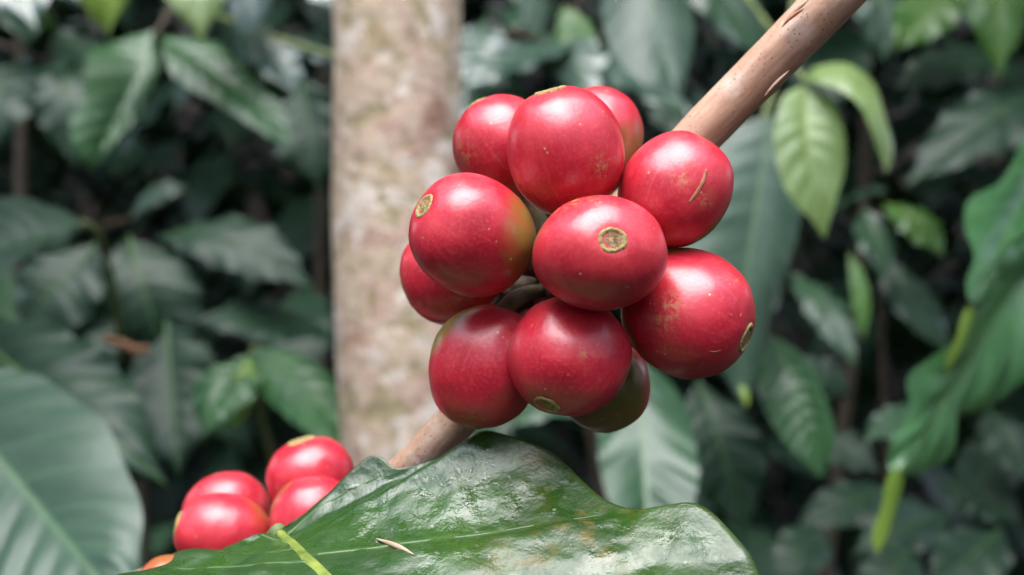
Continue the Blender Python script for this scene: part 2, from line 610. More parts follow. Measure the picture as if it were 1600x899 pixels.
def add_leaf(parent, mat, base, tip, wpx, face=(0, -1, 0.5), petiole=None, rib=True, lime_tip=False, name='leaf', label=None, **kw):
    """a leaf as a part of its twig; base and tip as (px, py, depth), width in photo pixels at the mean depth"""
    d = 0.5 * (base[2] + tip[2])
    W = wpx / FPX * d
    kw.setdefault('seed', int(base[0] * 7 + base[1] * 13 + tip[0] * 3) & 0xffff)
    G, uvs, mid, N, L = leaf_grid(base, tip, W, face, **kw)
    nu, nv = G.shape[:2]
    o = mk(name, G.reshape(-1, 3), grid_faces(nu, nv), M[mat], parent, uvs.reshape(-1, 2))
    if label:
        o['label'] = label
    if rib:
        rr = np.linspace(0.012, 0.003, nu) * W * 1.5
        Vr, Fr, uvr = tube(mid + N * rr[:, None] * 0.2, rr, 6)
        mk('midrib', Vr, Fr, M['midrib' if mat in ('young', 'lime', 'fresh') else 'midrib_dim'], o, uvr)
    if petiole is not None:
        pts = [vec(p) for p in petiole] + [Vector(mid[0])]
        c = spline(pts, 12)
        Vr, Fr, uvr = tube(c, np.linspace(0.0022, 0.0014, 12), 8)
        mk('petiole', Vr, Fr, M['twig'], o, uvr)
    return o


def loft_leaf(parent, mat, mid, ea, eb, corr=.03, nve=9, bow=.10, wave=.02, nu=60, nv=13, label=None, rib=.012, name='leaf', seed=1):
    """leaf from its midrib and its two edges, each a row of (px, py, depth); a missing depth follows the midrib"""
    r = random.Random(seed * 17 + int(mid[0][0]))
    md = [p[2] for p in mid]

    def pts(row):
        out = []
        n_ = len(row)
        for i, p in enumerate(row):
            f_ = i / max(n_ - 1, 1) * (len(md) - 1)
            dd = p[2] if len(p) > 2 else float(np.interp(f_, range(len(md)), md)) + r.uniform(-.004, .004)
            out.append((p[0], p[1], dd))
        return out
    C_ = spline(mid, nu)
    A = spline([mid[0]] + pts(ea) + [mid[-1]], nu)
    B = spline([mid[0]] + pts(eb) + [mid[-1]], nu)
    v = np.linspace(0, 1, nv)
    GA = C_[:, None] * (1 - v)[None, :, None] + A[:, None] * v[None, :, None]
    GB = C_[:, None] * (1 - v)[None, :, None] + B[:, None] * v[None, :, None]
    G = np.concatenate([GA[:, :0:-1], GB], axis=1)
    N = norm(np.cross(np.gradient(G, axis=1), np.gradient(G, axis=0)))
    if np.mean(N[nu // 4:3 * nu // 4, :, 1]) > 0:
        N = -N
    W = np.linalg.norm(A - C_, axis=1) + np.linalg.norm(B - C_, axis=1)
    u = np.linspace(0, 1, nu)
    vv = np.concatenate([-v[:0:-1], v])
    UU, VV = np.meshgrid(u, vv, indexing='ij')
    AV = np.abs(VV)
    o1, o2 = r.uniform(0, 6), r.uniform(0, 6)
    ph = nve * (UU - .16 * AV) + .22 * np.sin(UU * 9 + o1) + np.where(VV > 0, .35, 0)
    h = bow * W[:, None] * np.sin(math.pi * np.clip(AV, 0, 1)) * .35
    h = h + corr * W[:, None] * (np.abs(np.sin(math.pi * ph))**.8 - .5) * np.minimum(AV * 3, 1) * (1 - .4 * AV**3) * (.7 + .5 * np.sin(UU * 6 + o2 + VV * 2))
    h = h + wave * W.max() * np.sin(UU * 11 + np.where(VV > 0, o1, o2)) * AV**2
    G = G + N * h[..., None]
    nvt = G.shape[1]
    o = mk(name, G.reshape(-1, 3), grid_faces(nu, nvt), M[mat], parent, np.stack([UU, VV * .5 + .5], -1).reshape(-1, 2))
    if label:
        o['label'] = label
    rr = np.linspace(rib, rib * .25, nu) * W.max()
    Vr, Fr, uvr = tube(G[:, nv - 1] - N[:, nv - 1] * rr[:, None] * .3, rr, 6)
    mk('midrib', Vr, Fr, M['midrib' if mat in ('young', 'lime', 'fresh') else 'midrib_dim'], o, uvr)
    return o


def twig(name, label, cat, stem, r0, r1, mat='twig', group=None, n=24):
    P = spline(stem, n)
    e = empty(name, Vector(P[0]), label, cat, group)
    Vt, Ft, uvt = tube(P, np.linspace(r0, r1, n), 10, wob=0.12, seed=P[0][0] * 9)
    mk('stem', Vt, Ft, M[mat], e, uvt)
    return e


# ------------------------------------------------------------------ the shade tree behind the cherries
def build_trunk():
    e = empty('shade_tree', Vector((at(640, 899, 0.50).x + 0.03, 0.50, 0)),
              'straight mottled tan tree trunk with pale lichen standing behind the red cherries', 'tree')
    pts = [Vector((e.location.x + 0.035, 0.53, -0.1)), at(660, 1150, 0.51), at(641, 800, 0.50), at(628, 500, 0.5), at(621, 250, 0.5), at(620, 0, 0.5),
           at(618, -400, 0.505), at(600, -1500, 0.52), at(640, -4200, 0.55), at(560, -7800, 0.6)]
    n = 110
    P = spline(pts, n)
    R = np.interp(P[:, 2], [0, 0.9, 1.25, 2.2, 3.6], [0.05, 0.0335, 0.0322, 0.030, 0.022])
    V, F, uv = tube(P, R, 40, wob=0.07, seed=3)
    mk('trunk', V, F, M['trunk'], e, uv)
    return e, P


TREE, TRUNK_P = build_trunk()


def scatter_leaves(name, specs, mat, parent=None, kind='stuff'):
    """many simple leaves in one mesh: specs = (base, tip, width, face, seed)"""
    V, F, UV = [], [], []
    off = 0
    for (b, t, w, f, s) in specs:
        G, uvs, _, _, _ = leaf_grid(Vector(b), Vector(t), w, f, nu=9, nv=5, seed=s, corr=0.0, wave=0.05, sag=0.12)
        V.append(G.reshape(-1, 3))
        UV.append(uvs.reshape(-1, 2))
        F += grid_faces(9, 5, off)
        off += 45
    return mk(name, np.concatenate(V), F, M[mat], parent, np.concatenate(UV), kind=kind)


def build_crown():  # unseen crown, limbs turned only to the back to shade the background
    top = TRUNK_P[-1]
    limbs = []
    specs = []
    for i in range(9):
        a = 0.25 + i * 0.33
        s = TRUNK_P[-1 - i * 3]
        ln = 1.6 + 0.8 * random.random()
        e = s + np.array([math.cos(a) * ln, math.sin(a) * ln, 0.5 + 0.5 * random.random()])
        m_ = (s + e) / 2 + np.array([0, 0, 0.15])
        P = spline([Vector(s), Vector(m_), Vector(e)], 14)
        V, F, uv = tube(P, np.linspace(0.018, 0.005, 14), 8)
        mk('limb', V, F, M['trunk'], TREE, uv)
        limbs.append(P)
    for P in limbs:
        for k in range(170):
            q = P[random.randrange(4, 14)] + rng.normal(0, 0.26, 3)
            a = random.uniform(0, 6.283)
            ln = random.uniform(0.12, 0.2)
            t = q + np.array([math.cos(a), math.sin(a), -random.uniform(0.2, 0.9)]) * ln
            specs.append((q, t, ln * 0.42, (math.cos(a), math.sin(a), 1.2), k))
    scatter_leaves('shading_crown', specs, 'mid', TREE)


build_crown()

# ------------------------------------------------------------------ leafy twigs one can pick out, from left to right
def build_left():
    # pair of drooping leaves in the upper left
    t = twig('leafy_twig', 'twig with two drooping mid-green leaves hanging between dark gap and trunk, upper left', 'twig',
             [(330, -260, 0.92), (285, -80, 0.86), (248, 46, 0.8), (236, 60, 0.79)], 0.004, 0.002, 'twig_brown')
    loft_leaf(t, 'glossy', [(240, 48, .79), (215, 120, .765), (180, 190, .745), (140, 268, .73)], [(190, 60), (135, 92, .75), (128, 150, .735), (110, 205, .72), (126, 244, .72)],
              [(247, 78), (244, 122), (222, 170), (197, 206), (160, 248)], corr=.085, wave=.03)
    loft_leaf(t, 'glossy', [(252, 56, .80), (330, 108, .775), (400, 165, .76), (458, 230, .75)], [(310, 60, .80), (372, 95, .785), (418, 130, .775), (448, 182, .76)],
              [(265, 112, .77), (320, 152, .75), (380, 190, .745), (425, 216, .745)], corr=.055, wave=.03)
    # yellow-green tips dipping into the top edge
    t = twig('leafy_twig', 'twig with yellow-green leaf tips dipping in from the top edge left of the trunk', 'twig',
             [(120, -300, .8), (230, -190, .8), (330, -150, .78), (420, -120, .78)], 0.004, 0.002, 'twig_brown')
    add_leaf(t, 'lime', (190, -170, .72), (162, 66, .70), 100, (0, -1, .3), sag=.06)
    add_leaf(t, 'young', (285, -160, .74), (318, 72, .70), 112, (0.1, -1, .5), sag=.08)
    add_leaf(t, 'sheen', (370, -140, .78), (388, 80, .74), 88, (0.2, -0.6, 1), sag=.1)
    add_leaf(t, 'sheen', (440, -90, .85), (560, 40, .8), 100, (0, -0.8, 1), sag=.1)
    # shiny leaves at the top left corner
    t = twig('leafy_twig', 'twig of shiny sky-reflecting leaves in the top left corner', 'twig',
             [(-160, -160, .9), (-60, -70, .85), (30, -40, .82), (110, -60, .82)], 0.004, 0.002, 'twig_brown')
    add_leaf(t, 'sheen', (-30, -80, .8), (60, 58, .72), 130, (0, -0.75, 1), sag=.12)
    add_leaf(t, 'sheen', (30, -60, .84), (160, 26, .78), 90, (0, -0.75, 1), sag=.12)
    add_leaf(t, 'fresh', (20, 0, .85), (95, 58, .83), 40, (0, -.8, .6))
    # darker leaves behind the drooping pair
    t = twig('leafy_twig', 'dim bluish leaves behind the drooping leaf at upper left', 'twig',
             [(-120, 40, 1.1), (0, 70, 1.05), (80, 95, 1.0), (130, 110, 1.0)], 0.004, 0.002, 'twig_brown')
    add_leaf(t, 'dark', (40, 85, 1.0), (-10, 250, .95), 120, (-0.1, -0.6, 1))
    add_leaf(t, 'dark', (95, 100, 1.0), (122, 262, .95), 100, (0.1, -0.6, 1))
    add_leaf(t, 'dark', (130, 100, 1.02), (10, 150, .96), 90, (0, -0.5, 1))
    # small twig reaching the trunk
    t = twig('leafy_twig', 'thin green twig with pale blue-green leaves touching the left side of the trunk', 'twig',
             [(540, 95, .62), (480, 75, .70), (410, 52, .78), (330, 20, .9)], 0.0022, 0.0022)
    add_leaf(t, 'sheen', (408, 55, .80), (462, 158, .76), 74, (0.2, -0.8, 1), sag=.1)
    add_leaf(t, 'sheen', (425, 62, .86), (545, 108, .84), 62, (0, -0.8, 1), sag=.1)
    add_leaf(t, 'dark', (470, 120, .95), (500, 300, .93), 120, (0, -0.9, .3), sag=.1)
    # leaf jutting in at the left edge
    t = twig('leafy_twig', 'single pale leaf jutting in from the left edge on a bent green stalk', 'twig',
             [(190, 560, .66), (178, 460, .62), (163, 395, .58), (148, 358, .56), (128, 347, .55)], 0.0022, 0.0018)
    loft_leaf(t, 'pale', [(128, 350, .55), (60, 370, .53), (-20, 395, .51), (-110, 420, .5)], [(112, 335, .56), (65, 322, .555), (25, 308, .55), (-30, 318, .54), (-80, 370, .52)],
              [(100, 386, .54), (52, 394, .51), (10, 418, .49), (-50, 450, .485)], corr=.03)
    # shaded leaves in the middle left
    t = twig('coffee_sapling', 'dark shaded sapling with broad dull leaves left of the trunk, below the black gap', 'sapling',
             [(250, 1500, .95), (230, 900, .9), (215, 560, .85), (228, 380, .82)], 0.006, 0.003, 'twig_brown')
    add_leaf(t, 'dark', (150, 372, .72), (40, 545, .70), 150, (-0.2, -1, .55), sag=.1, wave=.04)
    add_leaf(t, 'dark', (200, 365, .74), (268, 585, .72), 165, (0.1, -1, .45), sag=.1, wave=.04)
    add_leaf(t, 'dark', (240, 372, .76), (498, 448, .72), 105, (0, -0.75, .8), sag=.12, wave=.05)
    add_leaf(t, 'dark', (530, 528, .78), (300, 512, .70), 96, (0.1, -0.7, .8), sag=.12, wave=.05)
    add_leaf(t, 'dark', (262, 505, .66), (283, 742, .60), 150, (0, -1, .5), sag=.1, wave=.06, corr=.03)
    add_leaf(t, 'dark', (120, 470, .72), (160, 640, .68), 130, (-.1, -1, .5), sag=.1)
    # pair with a lime shoot
    t = twig('leafy_twig', 'pair of leaves around a bright lime shoot beside the foot of the trunk', 'twig',
             [(470, 900, .68), (420, 700, .64), (400, 600, .60), (396, 545, .58)], 0.0025, 0.0018)
    add_leaf(t, 'glossy', (392, 548, .56), (322, 690, .52), 100, (-0.3, -1, .55), sag=.1, corr=.04)
    loft_leaf(t, 'glossy', [(398, 545, .57), (460, 592, .545), (520, 655, .52), (566, 725, .5)], [(440, 546, .57), (500, 572, .555), (540, 630, .535), (562, 690, .51)],
              [(398, 602, .55), (440, 645, .53), (480, 676, .51), (530, 712, .5)], corr=.045)
    add_leaf(t, 'lime', (388, 556, .545), (364, 676, .53), 40, (0.5, -1, .3), sag=.05, rib=False)
    # near leaf with strong ribs in the lower left corner, and its darker companion
    t = twig('leafy_twig', 'large near leaf with strong ribs filling the lower left corner, darker leaf behind', 'twig',
             [(-420, 420, .46), (-250, 500, .42), (-110, 590, .38), (-60, 620, .36)], 0.003, 0.002)
    loft_leaf(t, 'pale', [(-120, 560, .37), (0, 718, .34), (80, 815, .32), (150, 899, .30), (260, 1030, .28)],
              [(-40, 572, .365), (50, 583, .36), (110, 620, .35), (166, 662, .34), (192, 722, .33), (222, 800, .315), (216, 899, .30), (236, 985, .288)],
              [(-170, 700, .34), (-120, 850, .315), (-20, 985, .295), (120, 1045, .283)], corr=.045, nve=12, nv=21, nu=90, wave=.006, rib=.006,
              label='pale green near leaf with straight side ribs')
    add_leaf(t, 'dark', (-70, 500, .46), (258, 768, .42), 205, (0.15, -0.9, .6), sag=.1, wave=.07, corr=.045)
        # brown withered bits
    t = twig('withered_leaf', 'withered reddish-brown leaf in the dark gap left of the trunk', 'dead leaf',
             [(160, 352, .9), (190, 345, .9), (215, 338, .9)], 0.001, 0.0006, 'dry', n=8)
    add_leaf(t, 'mid', (200, 345, .9), (300, 292, .88), 46, (0, -0.8, .6), rib=False)
    t.children[-1].data.materials[0] = M['dry']
    t = twig('dry_twig', 'short broken orange-brown twig lying on the dark leaf', 'dead twig',
             [(164, 530, .60), (195, 540, .598), (214, 548, .598), (232, 546, .60)], 0.0026, 0.0030, 'dry', n=10)


def build_right():
    # pair of young leaves under the branch
    t = twig('young_shoot', 'pair of pale yellow-green young leaves below the branch, one curled over', 'shoot',
             [(1120, -60, .62), (1200, 40, .54), (1245, 110, .47), (1258, 128, .455)], 0.002, 0.0012)
    loft_leaf(t, 'young', [(1258, 132, .455), (1262, 220, .442), (1275, 300, .437), (1289, 374, .436)], [(1225, 150, .45), (1211, 192, .443), (1213, 252, .438), (1236, 312, .435), (1270, 348, .435)],
              [(1290, 145, .45), (1316, 196, .443), (1321, 256, .438), (1308, 308, .435), (1296, 348, .435)], corr=.035, nve=8)
    # curled leaf: built of a stronger bow
    loft_leaf(t, 'young', [(1254, 126, .455), (1285, 112, .448), (1325, 118, .441), (1357, 150, .436), (1377, 200, .432), (1384, 270, .43)],
              [(1275, 102, .462), (1320, 99, .458), (1360, 126, .45), (1384, 178, .442), (1396, 232, .437)],
              [(1272, 128, .445), (1310, 140, .435), (1342, 168, .428), (1363, 208, .425), (1376, 244, .427)], corr=.02, nve=7)
    # big blue-green leaf right behind the cherries
    t = twig('leafy_twig', 'large pale blue-green leaf hanging right behind the cherries, lime tip below', 'twig',
             [(1260, -120, .66), (1230, 60, .6), (1200, 165, .55), (1192, 190, .54)], 0.0025, 0.0018)
    loft_leaf(t, 'pale', [(1205, 180, .54), (1182, 330, .52), (1165, 450, .505), (1158, 560, .495), (1164, 642, .49)], [(1130, 205), (1085, 300), (1060, 420), (1085, 520), (1138, 595)],
              [(1242, 215, .54), (1251, 325, .53), (1236, 400, .52), (1212, 465, .51), (1196, 540, .503), (1174, 602, .495)], corr=.035, wave=.012, nve=10)
    add_leaf(t, 'lime', (1154, 598, .494), (1168, 640, .488), 12, (0.2, -1, .2), rib=False, name='drip_tip')
    # corrugated leaf, and the blotchy leaf under the cherries
    t = twig('leafy_twig', 'twig with a corrugated dark green leaf and blotchy leaf below the cherries', 'twig',
             [(1080, 330, .75), (1120, 450, .66), (1180, 520, .60), (1205, 535, .56)], 0.003, 0.0018, 'twig_brown')
    loft_leaf(t, 'glossy', [(1206, 522, .555), (1240, 600, .535), (1263, 670, .525), (1283, 748, .52)], [(1184, 560), (1187, 622), (1214, 674), (1250, 718)],
              [(1252, 560), (1287, 615), (1302, 672), (1296, 722)], corr=.11, nve=11)
    loft_leaf(t, 'mid', [(1000, 560, .50), (1004, 680, .47), (1010, 800, .445), (1016, 890, .43)], [(955, 600), (934, 690), (948, 775), (982, 850)],
              [(1050, 605), (1086, 690), (1090, 765), (1052, 850)], corr=.055, nve=8)
    add_leaf(t, 'dark', (1090, 590, .62), (1165, 830, .58), 130, (0, -1, .4), sag=.08, wave=.06, corr=.03)
    add_leaf(t, 'fresh', (1085, 720, .62), (1165, 808, .60), 18, (0, -1, .3), rib=False)
    add_leaf(t, 'mid', (940, 600, .55), (790, 680, .50), 90, (0, -0.5, 1), sag=.1)
    # large wavy leaves with drip tips on the right
    t = twig('leafy_twig', 'two large wavy leaves with long lime drip tips at the right edge', 'twig',
             [(1900, 120, .46), (1800, 150, .44), (1700, 165, .42), (1640, 190, .40)], 0.0035, 0.002)
    loft_leaf(t, 'glossy', [(1665, 150, .47), (1602, 300, .425), (1560, 392, .395), (1524, 474, .37)], [(1628, 185, .455), (1598, 218, .44), (1560, 286, .42), (1515, 312, .405), (1509, 352, .392), (1520, 400, .382), (1507, 442, .372), (1511, 472, .367)],
              [(1725, 220), (1685, 330), (1625, 392, .41), (1578, 432, .40), (1550, 470, .39)], corr=.03, wave=.02, nve=8)
    loft_leaf(t, 'lime', [(1522, 466, .3715), (1502, 522, .366), (1478, 582, .361)], [(1511, 480, .369), (1492, 530, .363), (1477, 570, .3595)], [(1522, 490, .373), (1509, 530, .3685), (1485, 572, .363)], corr=0, bow=.05, wave=.01, nu=30, nv=5, name='drip_tip')
    loft_leaf(t, 'glossy', [(1680, 300, .45), (1570, 470, .405), (1495, 600, .372), (1442, 682, .353), (1402, 742, .34)],
              [(1600, 360, .405), (1535, 440, .385), (1500, 525, .37), (1456, 560, .362), (1420, 594, .354), (1424, 642, .352), (1392, 690, .345), (1388, 734, .345)],
              [(1740, 400, .42), (1660, 560, .40), (1592, 602, .392), (1545, 640, .385), (1492, 655, .374), (1489, 702, .366), (1442, 736, .356)],
              corr=.045, wave=.014, nve=8, nu=90, nv=19)
    loft_leaf(t, 'lime', [(1406, 730, .3405), (1388, 792, .336), (1370, 866, .330)], [(1393, 738, .3385), (1376, 795, .334), (1364, 852, .3295)], [(1411, 744, .343), (1400, 795, .339), (1379, 854, .3325)], corr=0, bow=.05, wave=.01, nu=30, nv=5, name='drip_tip')
    # leaves above the cherries
    t = twig('leafy_twig', 'large pale drooping leaf above the cherries with dimmer leaves beside it', 'twig',
             [(900, -420, .85), (950, -260, .78), (1000, -150, .72), (1060, -120, .7)], 0.004, 0.002, 'twig_brown')
    loft_leaf(t, 'pale', [(1000, -140, .67), (1010, -40, .65), (1030, 60, .63), (1057, 150, .615)], [(950, -60), (941, 20), (958, 84), (1015, 134)], [(1062, -50), (1083, 30), (1078, 92), (1067, 134)], corr=.03)
    add_leaf(t, 'mid', (1060, -130, .72), (1190, 116, .68), 120, (0.1, -0.9, .6), sag=.08)
    add_leaf(t, 'mid', (820, -160, .75), (838, 78, .72), 70, (0, -1, .6), sag=.06)
    t = twig('leafy_twig', 'blurred sky-reflecting leaves between the trunk and the topmost cherries', 'twig',
             [(1080, 60, .95), (980, 90, .92), (880, 70, .9), (760, 40, .9)], 0.004, 0.002, 'twig_brown')
    add_leaf(t, 'sheen', (900, 75, .88), (716, 140, .80), 92, (0, -0.8, 1), sag=.1)
    add_leaf(t, 'sheen', (760, 30, .92), (740, 160, .86), 95, (0, -0.8, 1), sag=.1)
    add_leaf(t, 'sheen', (930, 80, .9), (1080, 200, .80), 100, (0.1, -0.8, 1), sag=.1)
    add_leaf(t, 'sheen', (850, 60, .92), (930, 165, .82), 100, (0, -0.8, 1), sag=.1)
    add_leaf(t, 'fresh', (880, 10, .9), (925, 130, .88), 60, (0, -1, .4), sag=.1)
    add_leaf(t, 'sheen', (790, 120, .86), (700, 210, .80), 90, (0, -0.8, 1), sag=.1)
    # upper right
    t = twig('leafy_twig', 'bright green leaf hanging from the top edge at upper right, shaded leaves around', 'twig',
             [(1480, -300, .95), (1490, -150, .9), (1510, -30, .86), (1530, 60, .86)], 0.004, 0.002, 'twig_brown')
    add_leaf(t, 'fresh', (1545, -140, .74), (1557, 122, .70), 98, (-0.1, -1, .4), sag=.07)
    add_leaf(t, 'fresh', (1490, -20, .80), (1395, 82, .76), 92, (-0.1, -0.9, .6), sag=.1)
    add_leaf(t, 'dark', (1550, 90, .86), (1400, 150, .80), 90, (0, -0.7, .8), sag=.1)
    add_leaf(t, 'dark', (1455, 90, .85), (1500, 208, .80), 96, (0, -1, .5), sag=.1)
    add_leaf(t, 'dark', (1640, 130, .74), (1420, 300, .68), 128, (-0.1, -0.75, .8), sag=.1)
    add_leaf(t, 'fresh', (1600, 130, .8), (1545, 205, .78), 60, (0, -1, .4), sag=.1)
    add_leaf(t, 'mid', (1340, -60, .86), (1385, 95, .82), 84, (0, -0.9, .6), sag=.1)
    # mid right
    t = twig('coffee_sapling', 'young sapling with small fresh green leaves beyond the pale yellow-green leaf', 'sapling',
             [(1420, 1700, 1.0), (1400, 1000, .95), (1380, 600, .9), (1372, 330, .85)], 0.006, 0.0025, 'twig_brown')
    add_leaf(t, 'fresh', (1376, 318, .76), (1478, 402, .72), 62, (0.1, -0.9, .7), sag=.1, corr=.04)
    add_leaf(t, 'mid', (1350, 325, .78), (1378, 440, .74), 62, (0, -1, .6), sag=.1)
    add_leaf(t, 'mid', (1232, 420, .72), (1338, 572, .66), 66, (0.1, -0.9, .7), sag=.08)
    add_leaf(t, 'fresh', (1326, 390, .70), (1352, 535, .68), 28, (0, -1, .3), sag=.06)
    add_leaf(t, 'mid', (1368, 400, .8), (1480, 560, .76), 70, (0, -1, .5), sag=.1)
    add_leaf(t, 'dark', (1300, 330, .85), (1390, 300, .8), 70, (0, -0.7, .8), sag=.1)
    add_leaf(t, 'mid', (1440, 640, .66), (1352, 692, .62), 66, (-0.2, -0.8, .8), sag=.1)
    add_leaf(t, 'dark', (1330, 620, .8), (1230, 560, .8), 60, (0, -1, .5), sag=.1)
    # low leaves in the bottom right
    t = twig('low_seedling', 'dark low seedling leaves in the shade at the bottom right', 'seedling',
             [(1400, 2300, .9), (1395, 1500, .9), (1385, 1000, .88), (1380, 800, .86)], 0.005, 0.003, 'twig_brown')
    for (bx, by, tx, ty, w, d) in ((1390, 770, 1240, 830, 80, .8), (1480, 800, 1330, 870, 90, .78), (1560, 830, 1450, 930, 100, .74),
                                   (1470, 760, 1600, 820, 90, .82), (1300, 850, 1200, 900, 80, .7), (1420, 860, 1350, 960, 90, .7),
                                   (1250, 690, 1380, 740, 70, .86), (1580, 700, 1500, 790, 90, .84), (1540, 640, 1610, 760, 80, .8)):
        add_leaf(t, 'dark', (bx, by, d), (tx, ty, d - .05), w, (0, -0.8, .8), sag=.12)


build_left()
build_right()


# ------------------------------------------------------------------ shrubs farther back: each with a stem and its leaves
def build_shrubs():
    spots = [(-0.62, 1.15, 'left edge, under the shiny corner leaves'), (-0.22, 1.25, 'left of the trunk, deep in shade'),
             (0.12, 1.2, 'right behind the cherries'), (0.38, 1.1, 'right of the cherries, under the branch'), (0.70, 1.2, 'right edge, beyond the wavy leaves')]
    for i, (x, y, where) in enumerate(spots):
        e = empty('coffee_shrub', Vector((x, y, 0)), 'blurred dark coffee shrub at the back, ' + where, 'shrub', 'coffee shrubs at the back')
        r = random.Random(40 + i)
        h = 1.9
        P = spline([Vector((x, y, -0.05)), Vector((x + r.uniform(-.05, .05), y, 0.6)), Vector((x + r.uniform(-.05, .05), y + .03, 1.2)), Vector((x, y + .05, h))], 30)
        V, F, uv = tube(P, np.linspace(0.012, 0.004, 30), 10, wob=.1, seed=i)
        mk('stem', V, F, M['twig_brown'], e, uv)
        for k in range(34):
            z = r.uniform(0.72, 1.62)
            a = r.uniform(0, 6.283)
            if math.sin(a) > 0.5:
                a = -a
            R_ = r.uniform(0.06, 0.26)
            c = np.array([x + math.cos(a) * R_, y + math.sin(a) * R_ * .8, z])
            ppx, ppy = c[0] / c[1] * FPX + 800, 449.5 - (c[2] - CAM_Z) / c[1] * FPX
            if (-40 < ppx < 540 and 120 < ppy < 400) or (1180 < ppx < 1600 and ppy > 560) or (1280 < ppx < 1520 and 90 < ppy < 300):
                continue
            L = r.uniform(0.11, 0.17)
            dirv = np.array([math.cos(a) * .8, math.sin(a) * .6 - .1, -r.uniform(.35, 1.1)])
            dirv /= np.linalg.norm(dirv)
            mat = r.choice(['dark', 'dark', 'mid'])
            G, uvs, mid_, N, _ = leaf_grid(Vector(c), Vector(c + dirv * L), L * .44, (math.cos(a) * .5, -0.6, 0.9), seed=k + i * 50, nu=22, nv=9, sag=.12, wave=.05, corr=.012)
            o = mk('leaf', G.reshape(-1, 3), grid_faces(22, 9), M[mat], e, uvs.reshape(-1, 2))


build_shrubs()


def build_undergrowth():
    specs = []
    for k in range(6000):
        y = random.uniform(1.40, 3.3)
        x = random.uniform(-0.75, 0.75) * (y + 0.5)
        z = random.uniform(0.05, 2.4)
        a = random.uniform(0, 6.283)
        L = random.uniform(0.11, 0.19)
        d = np.array([math.cos(a) * .8, math.sin(a) * .8, -random.uniform(.2, 1.1)])
        d /= np.linalg.norm(d)
        b = np.array([x, y, z])
        specs.append((b, b + d * L, L * .45, (math.cos(a) * .5, -0.4, 1), k))
    for k in range(4400):      # added roof of leaves above the view, put there to shade the hollow
        y = random.uniform(0.95, 3.6)
        x = random.uniform(-1.0, 1.0) * (y * 0.9 + 0.7)
        z = random.uniform(1.75, 2.5) + 0.12 * y
        a = random.uniform(0, 6.283)
        L = random.uniform(0.13, 0.2)
        d = np.array([math.cos(a) * .9, math.sin(a) * .9, -random.uniform(.0, .7)])
        d /= np.linalg.norm(d)
        b = np.array([x, y, z])
        specs.append((b, b + d * L, L * .48, (0, -0.2, 1), k))
    for k in range(120):       # added unseen boughs left and right, just above the view, to cast shade
        y = random.uniform(0.24, 0.46)
        x = random.uniform(-0.60, -0.30) if k % 2 else random.uniform(0.48, 0.9)
        z = CAM_Z + 0.289 * y + random.uniform(0.10, 0.24)
        a = random.uniform(0, 6.283)
        L = random.uniform(0.12, 0.16)
        d = np.array([math.cos(a) * .9, math.sin(a) * .9, -random.uniform(.0, .2)])
        d /= np.linalg.norm(d)
        b = np.array([x, y, z])
        if z - .04 < CAM_Z + .289 * (y + .12):
            continue
        specs.append((b, b + d * L, L * .46, (0, -0.4, 1), k))
    for k in range(2600):      # added foliage over the bank, keeping light off its soil
        y = random.uniform(3.0, 6.6)
        x = random.uniform(-1.0, 1.0) * (y * 0.8 + 0.5)
        t_ = min(max((y - 2.6) / 5.0, 0), 1)
        z = 3.4 * t_ * t_ * (3 - 2 * t_) + random.uniform(0.5, 2.3)
        a = random.uniform(0, 6.283)
        L = random.uniform(0.26, 0.36)
        d = np.array([math.cos(a) * .9, math.sin(a) * .9, -random.uniform(.1, .8)])
        d /= np.linalg.norm(d)
        b = np.array([x, y, z])
        specs.append((b, b + d * L, L * .5, (0, -0.3, 1), k))
    for k in range(760):       # added unseen foliage overhead, shading the leaves in view
        y = random.uniform(0.42, 1.5)
        x = random.uniform(-1.1, 1.1)
        if x < 0.3 and y < 1.15 and random.random() < 0.94 or x < 0.3 and random.random() < 0.7:
            continue
        z = CAM_Z + 0.30 * y + random.uniform(0.16, 0.75)
        a = random.uniform(0, 6.283)
        L = random.uniform(0.13, 0.18)
        d = np.array([math.cos(a) * .9, math.sin(a) * .9, -random.uniform(.0, .5)])
        d /= np.linalg.norm(d)
        b = np.array([x, y, z])
        specs.append((b, b + d * L, L * .46, (0, -0.4, 1), k))
    for k in range(5400):      # added unseen foliage at the sides and behind the camera, cutting frontal light
        a = random.uniform(math.radians(150), math.radians(390))
        R_ = random.uniform(1.0, 2.2)
        b = np.array([math.cos(a) * R_, math.sin(a) * R_ * .9 + .1, random.uniform(0.2, 2.15)])
        a2 = random.uniform(0, 6.283)
        L = random.uniform(0.14, 0.2)
        d = np.array([math.cos(a2) * .8, math.sin(a2) * .8, -random.uniform(.3, 1.1)])
        d /= np.linalg.norm(d)
        specs.append((b, b + d * L, L * .5, (-math.cos(a) * .6, -math.sin(a) * .6, 1), k))
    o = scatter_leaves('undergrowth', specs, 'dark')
    o['label'] = 'dense dark thicket of coffee leaves behind everything, with added unseen foliage overhead and around for shade'
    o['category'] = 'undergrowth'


build_undergrowth()

# ------------------------------------------------------------------ the fruiting branch
BR = [(1700, -420, .128), (1480, -182, .131), (1300, 0, .1345), (1190, 112, .138), (1085, 220, .1405), (985, 330, .1420), (885, 445, .1425),
      (775, 582, .1428), (690, 682, .1445), (600, 768, .150), (500, 822, .160), (420, 846, .170), (330, 870, .180), (180, 930, .195)]


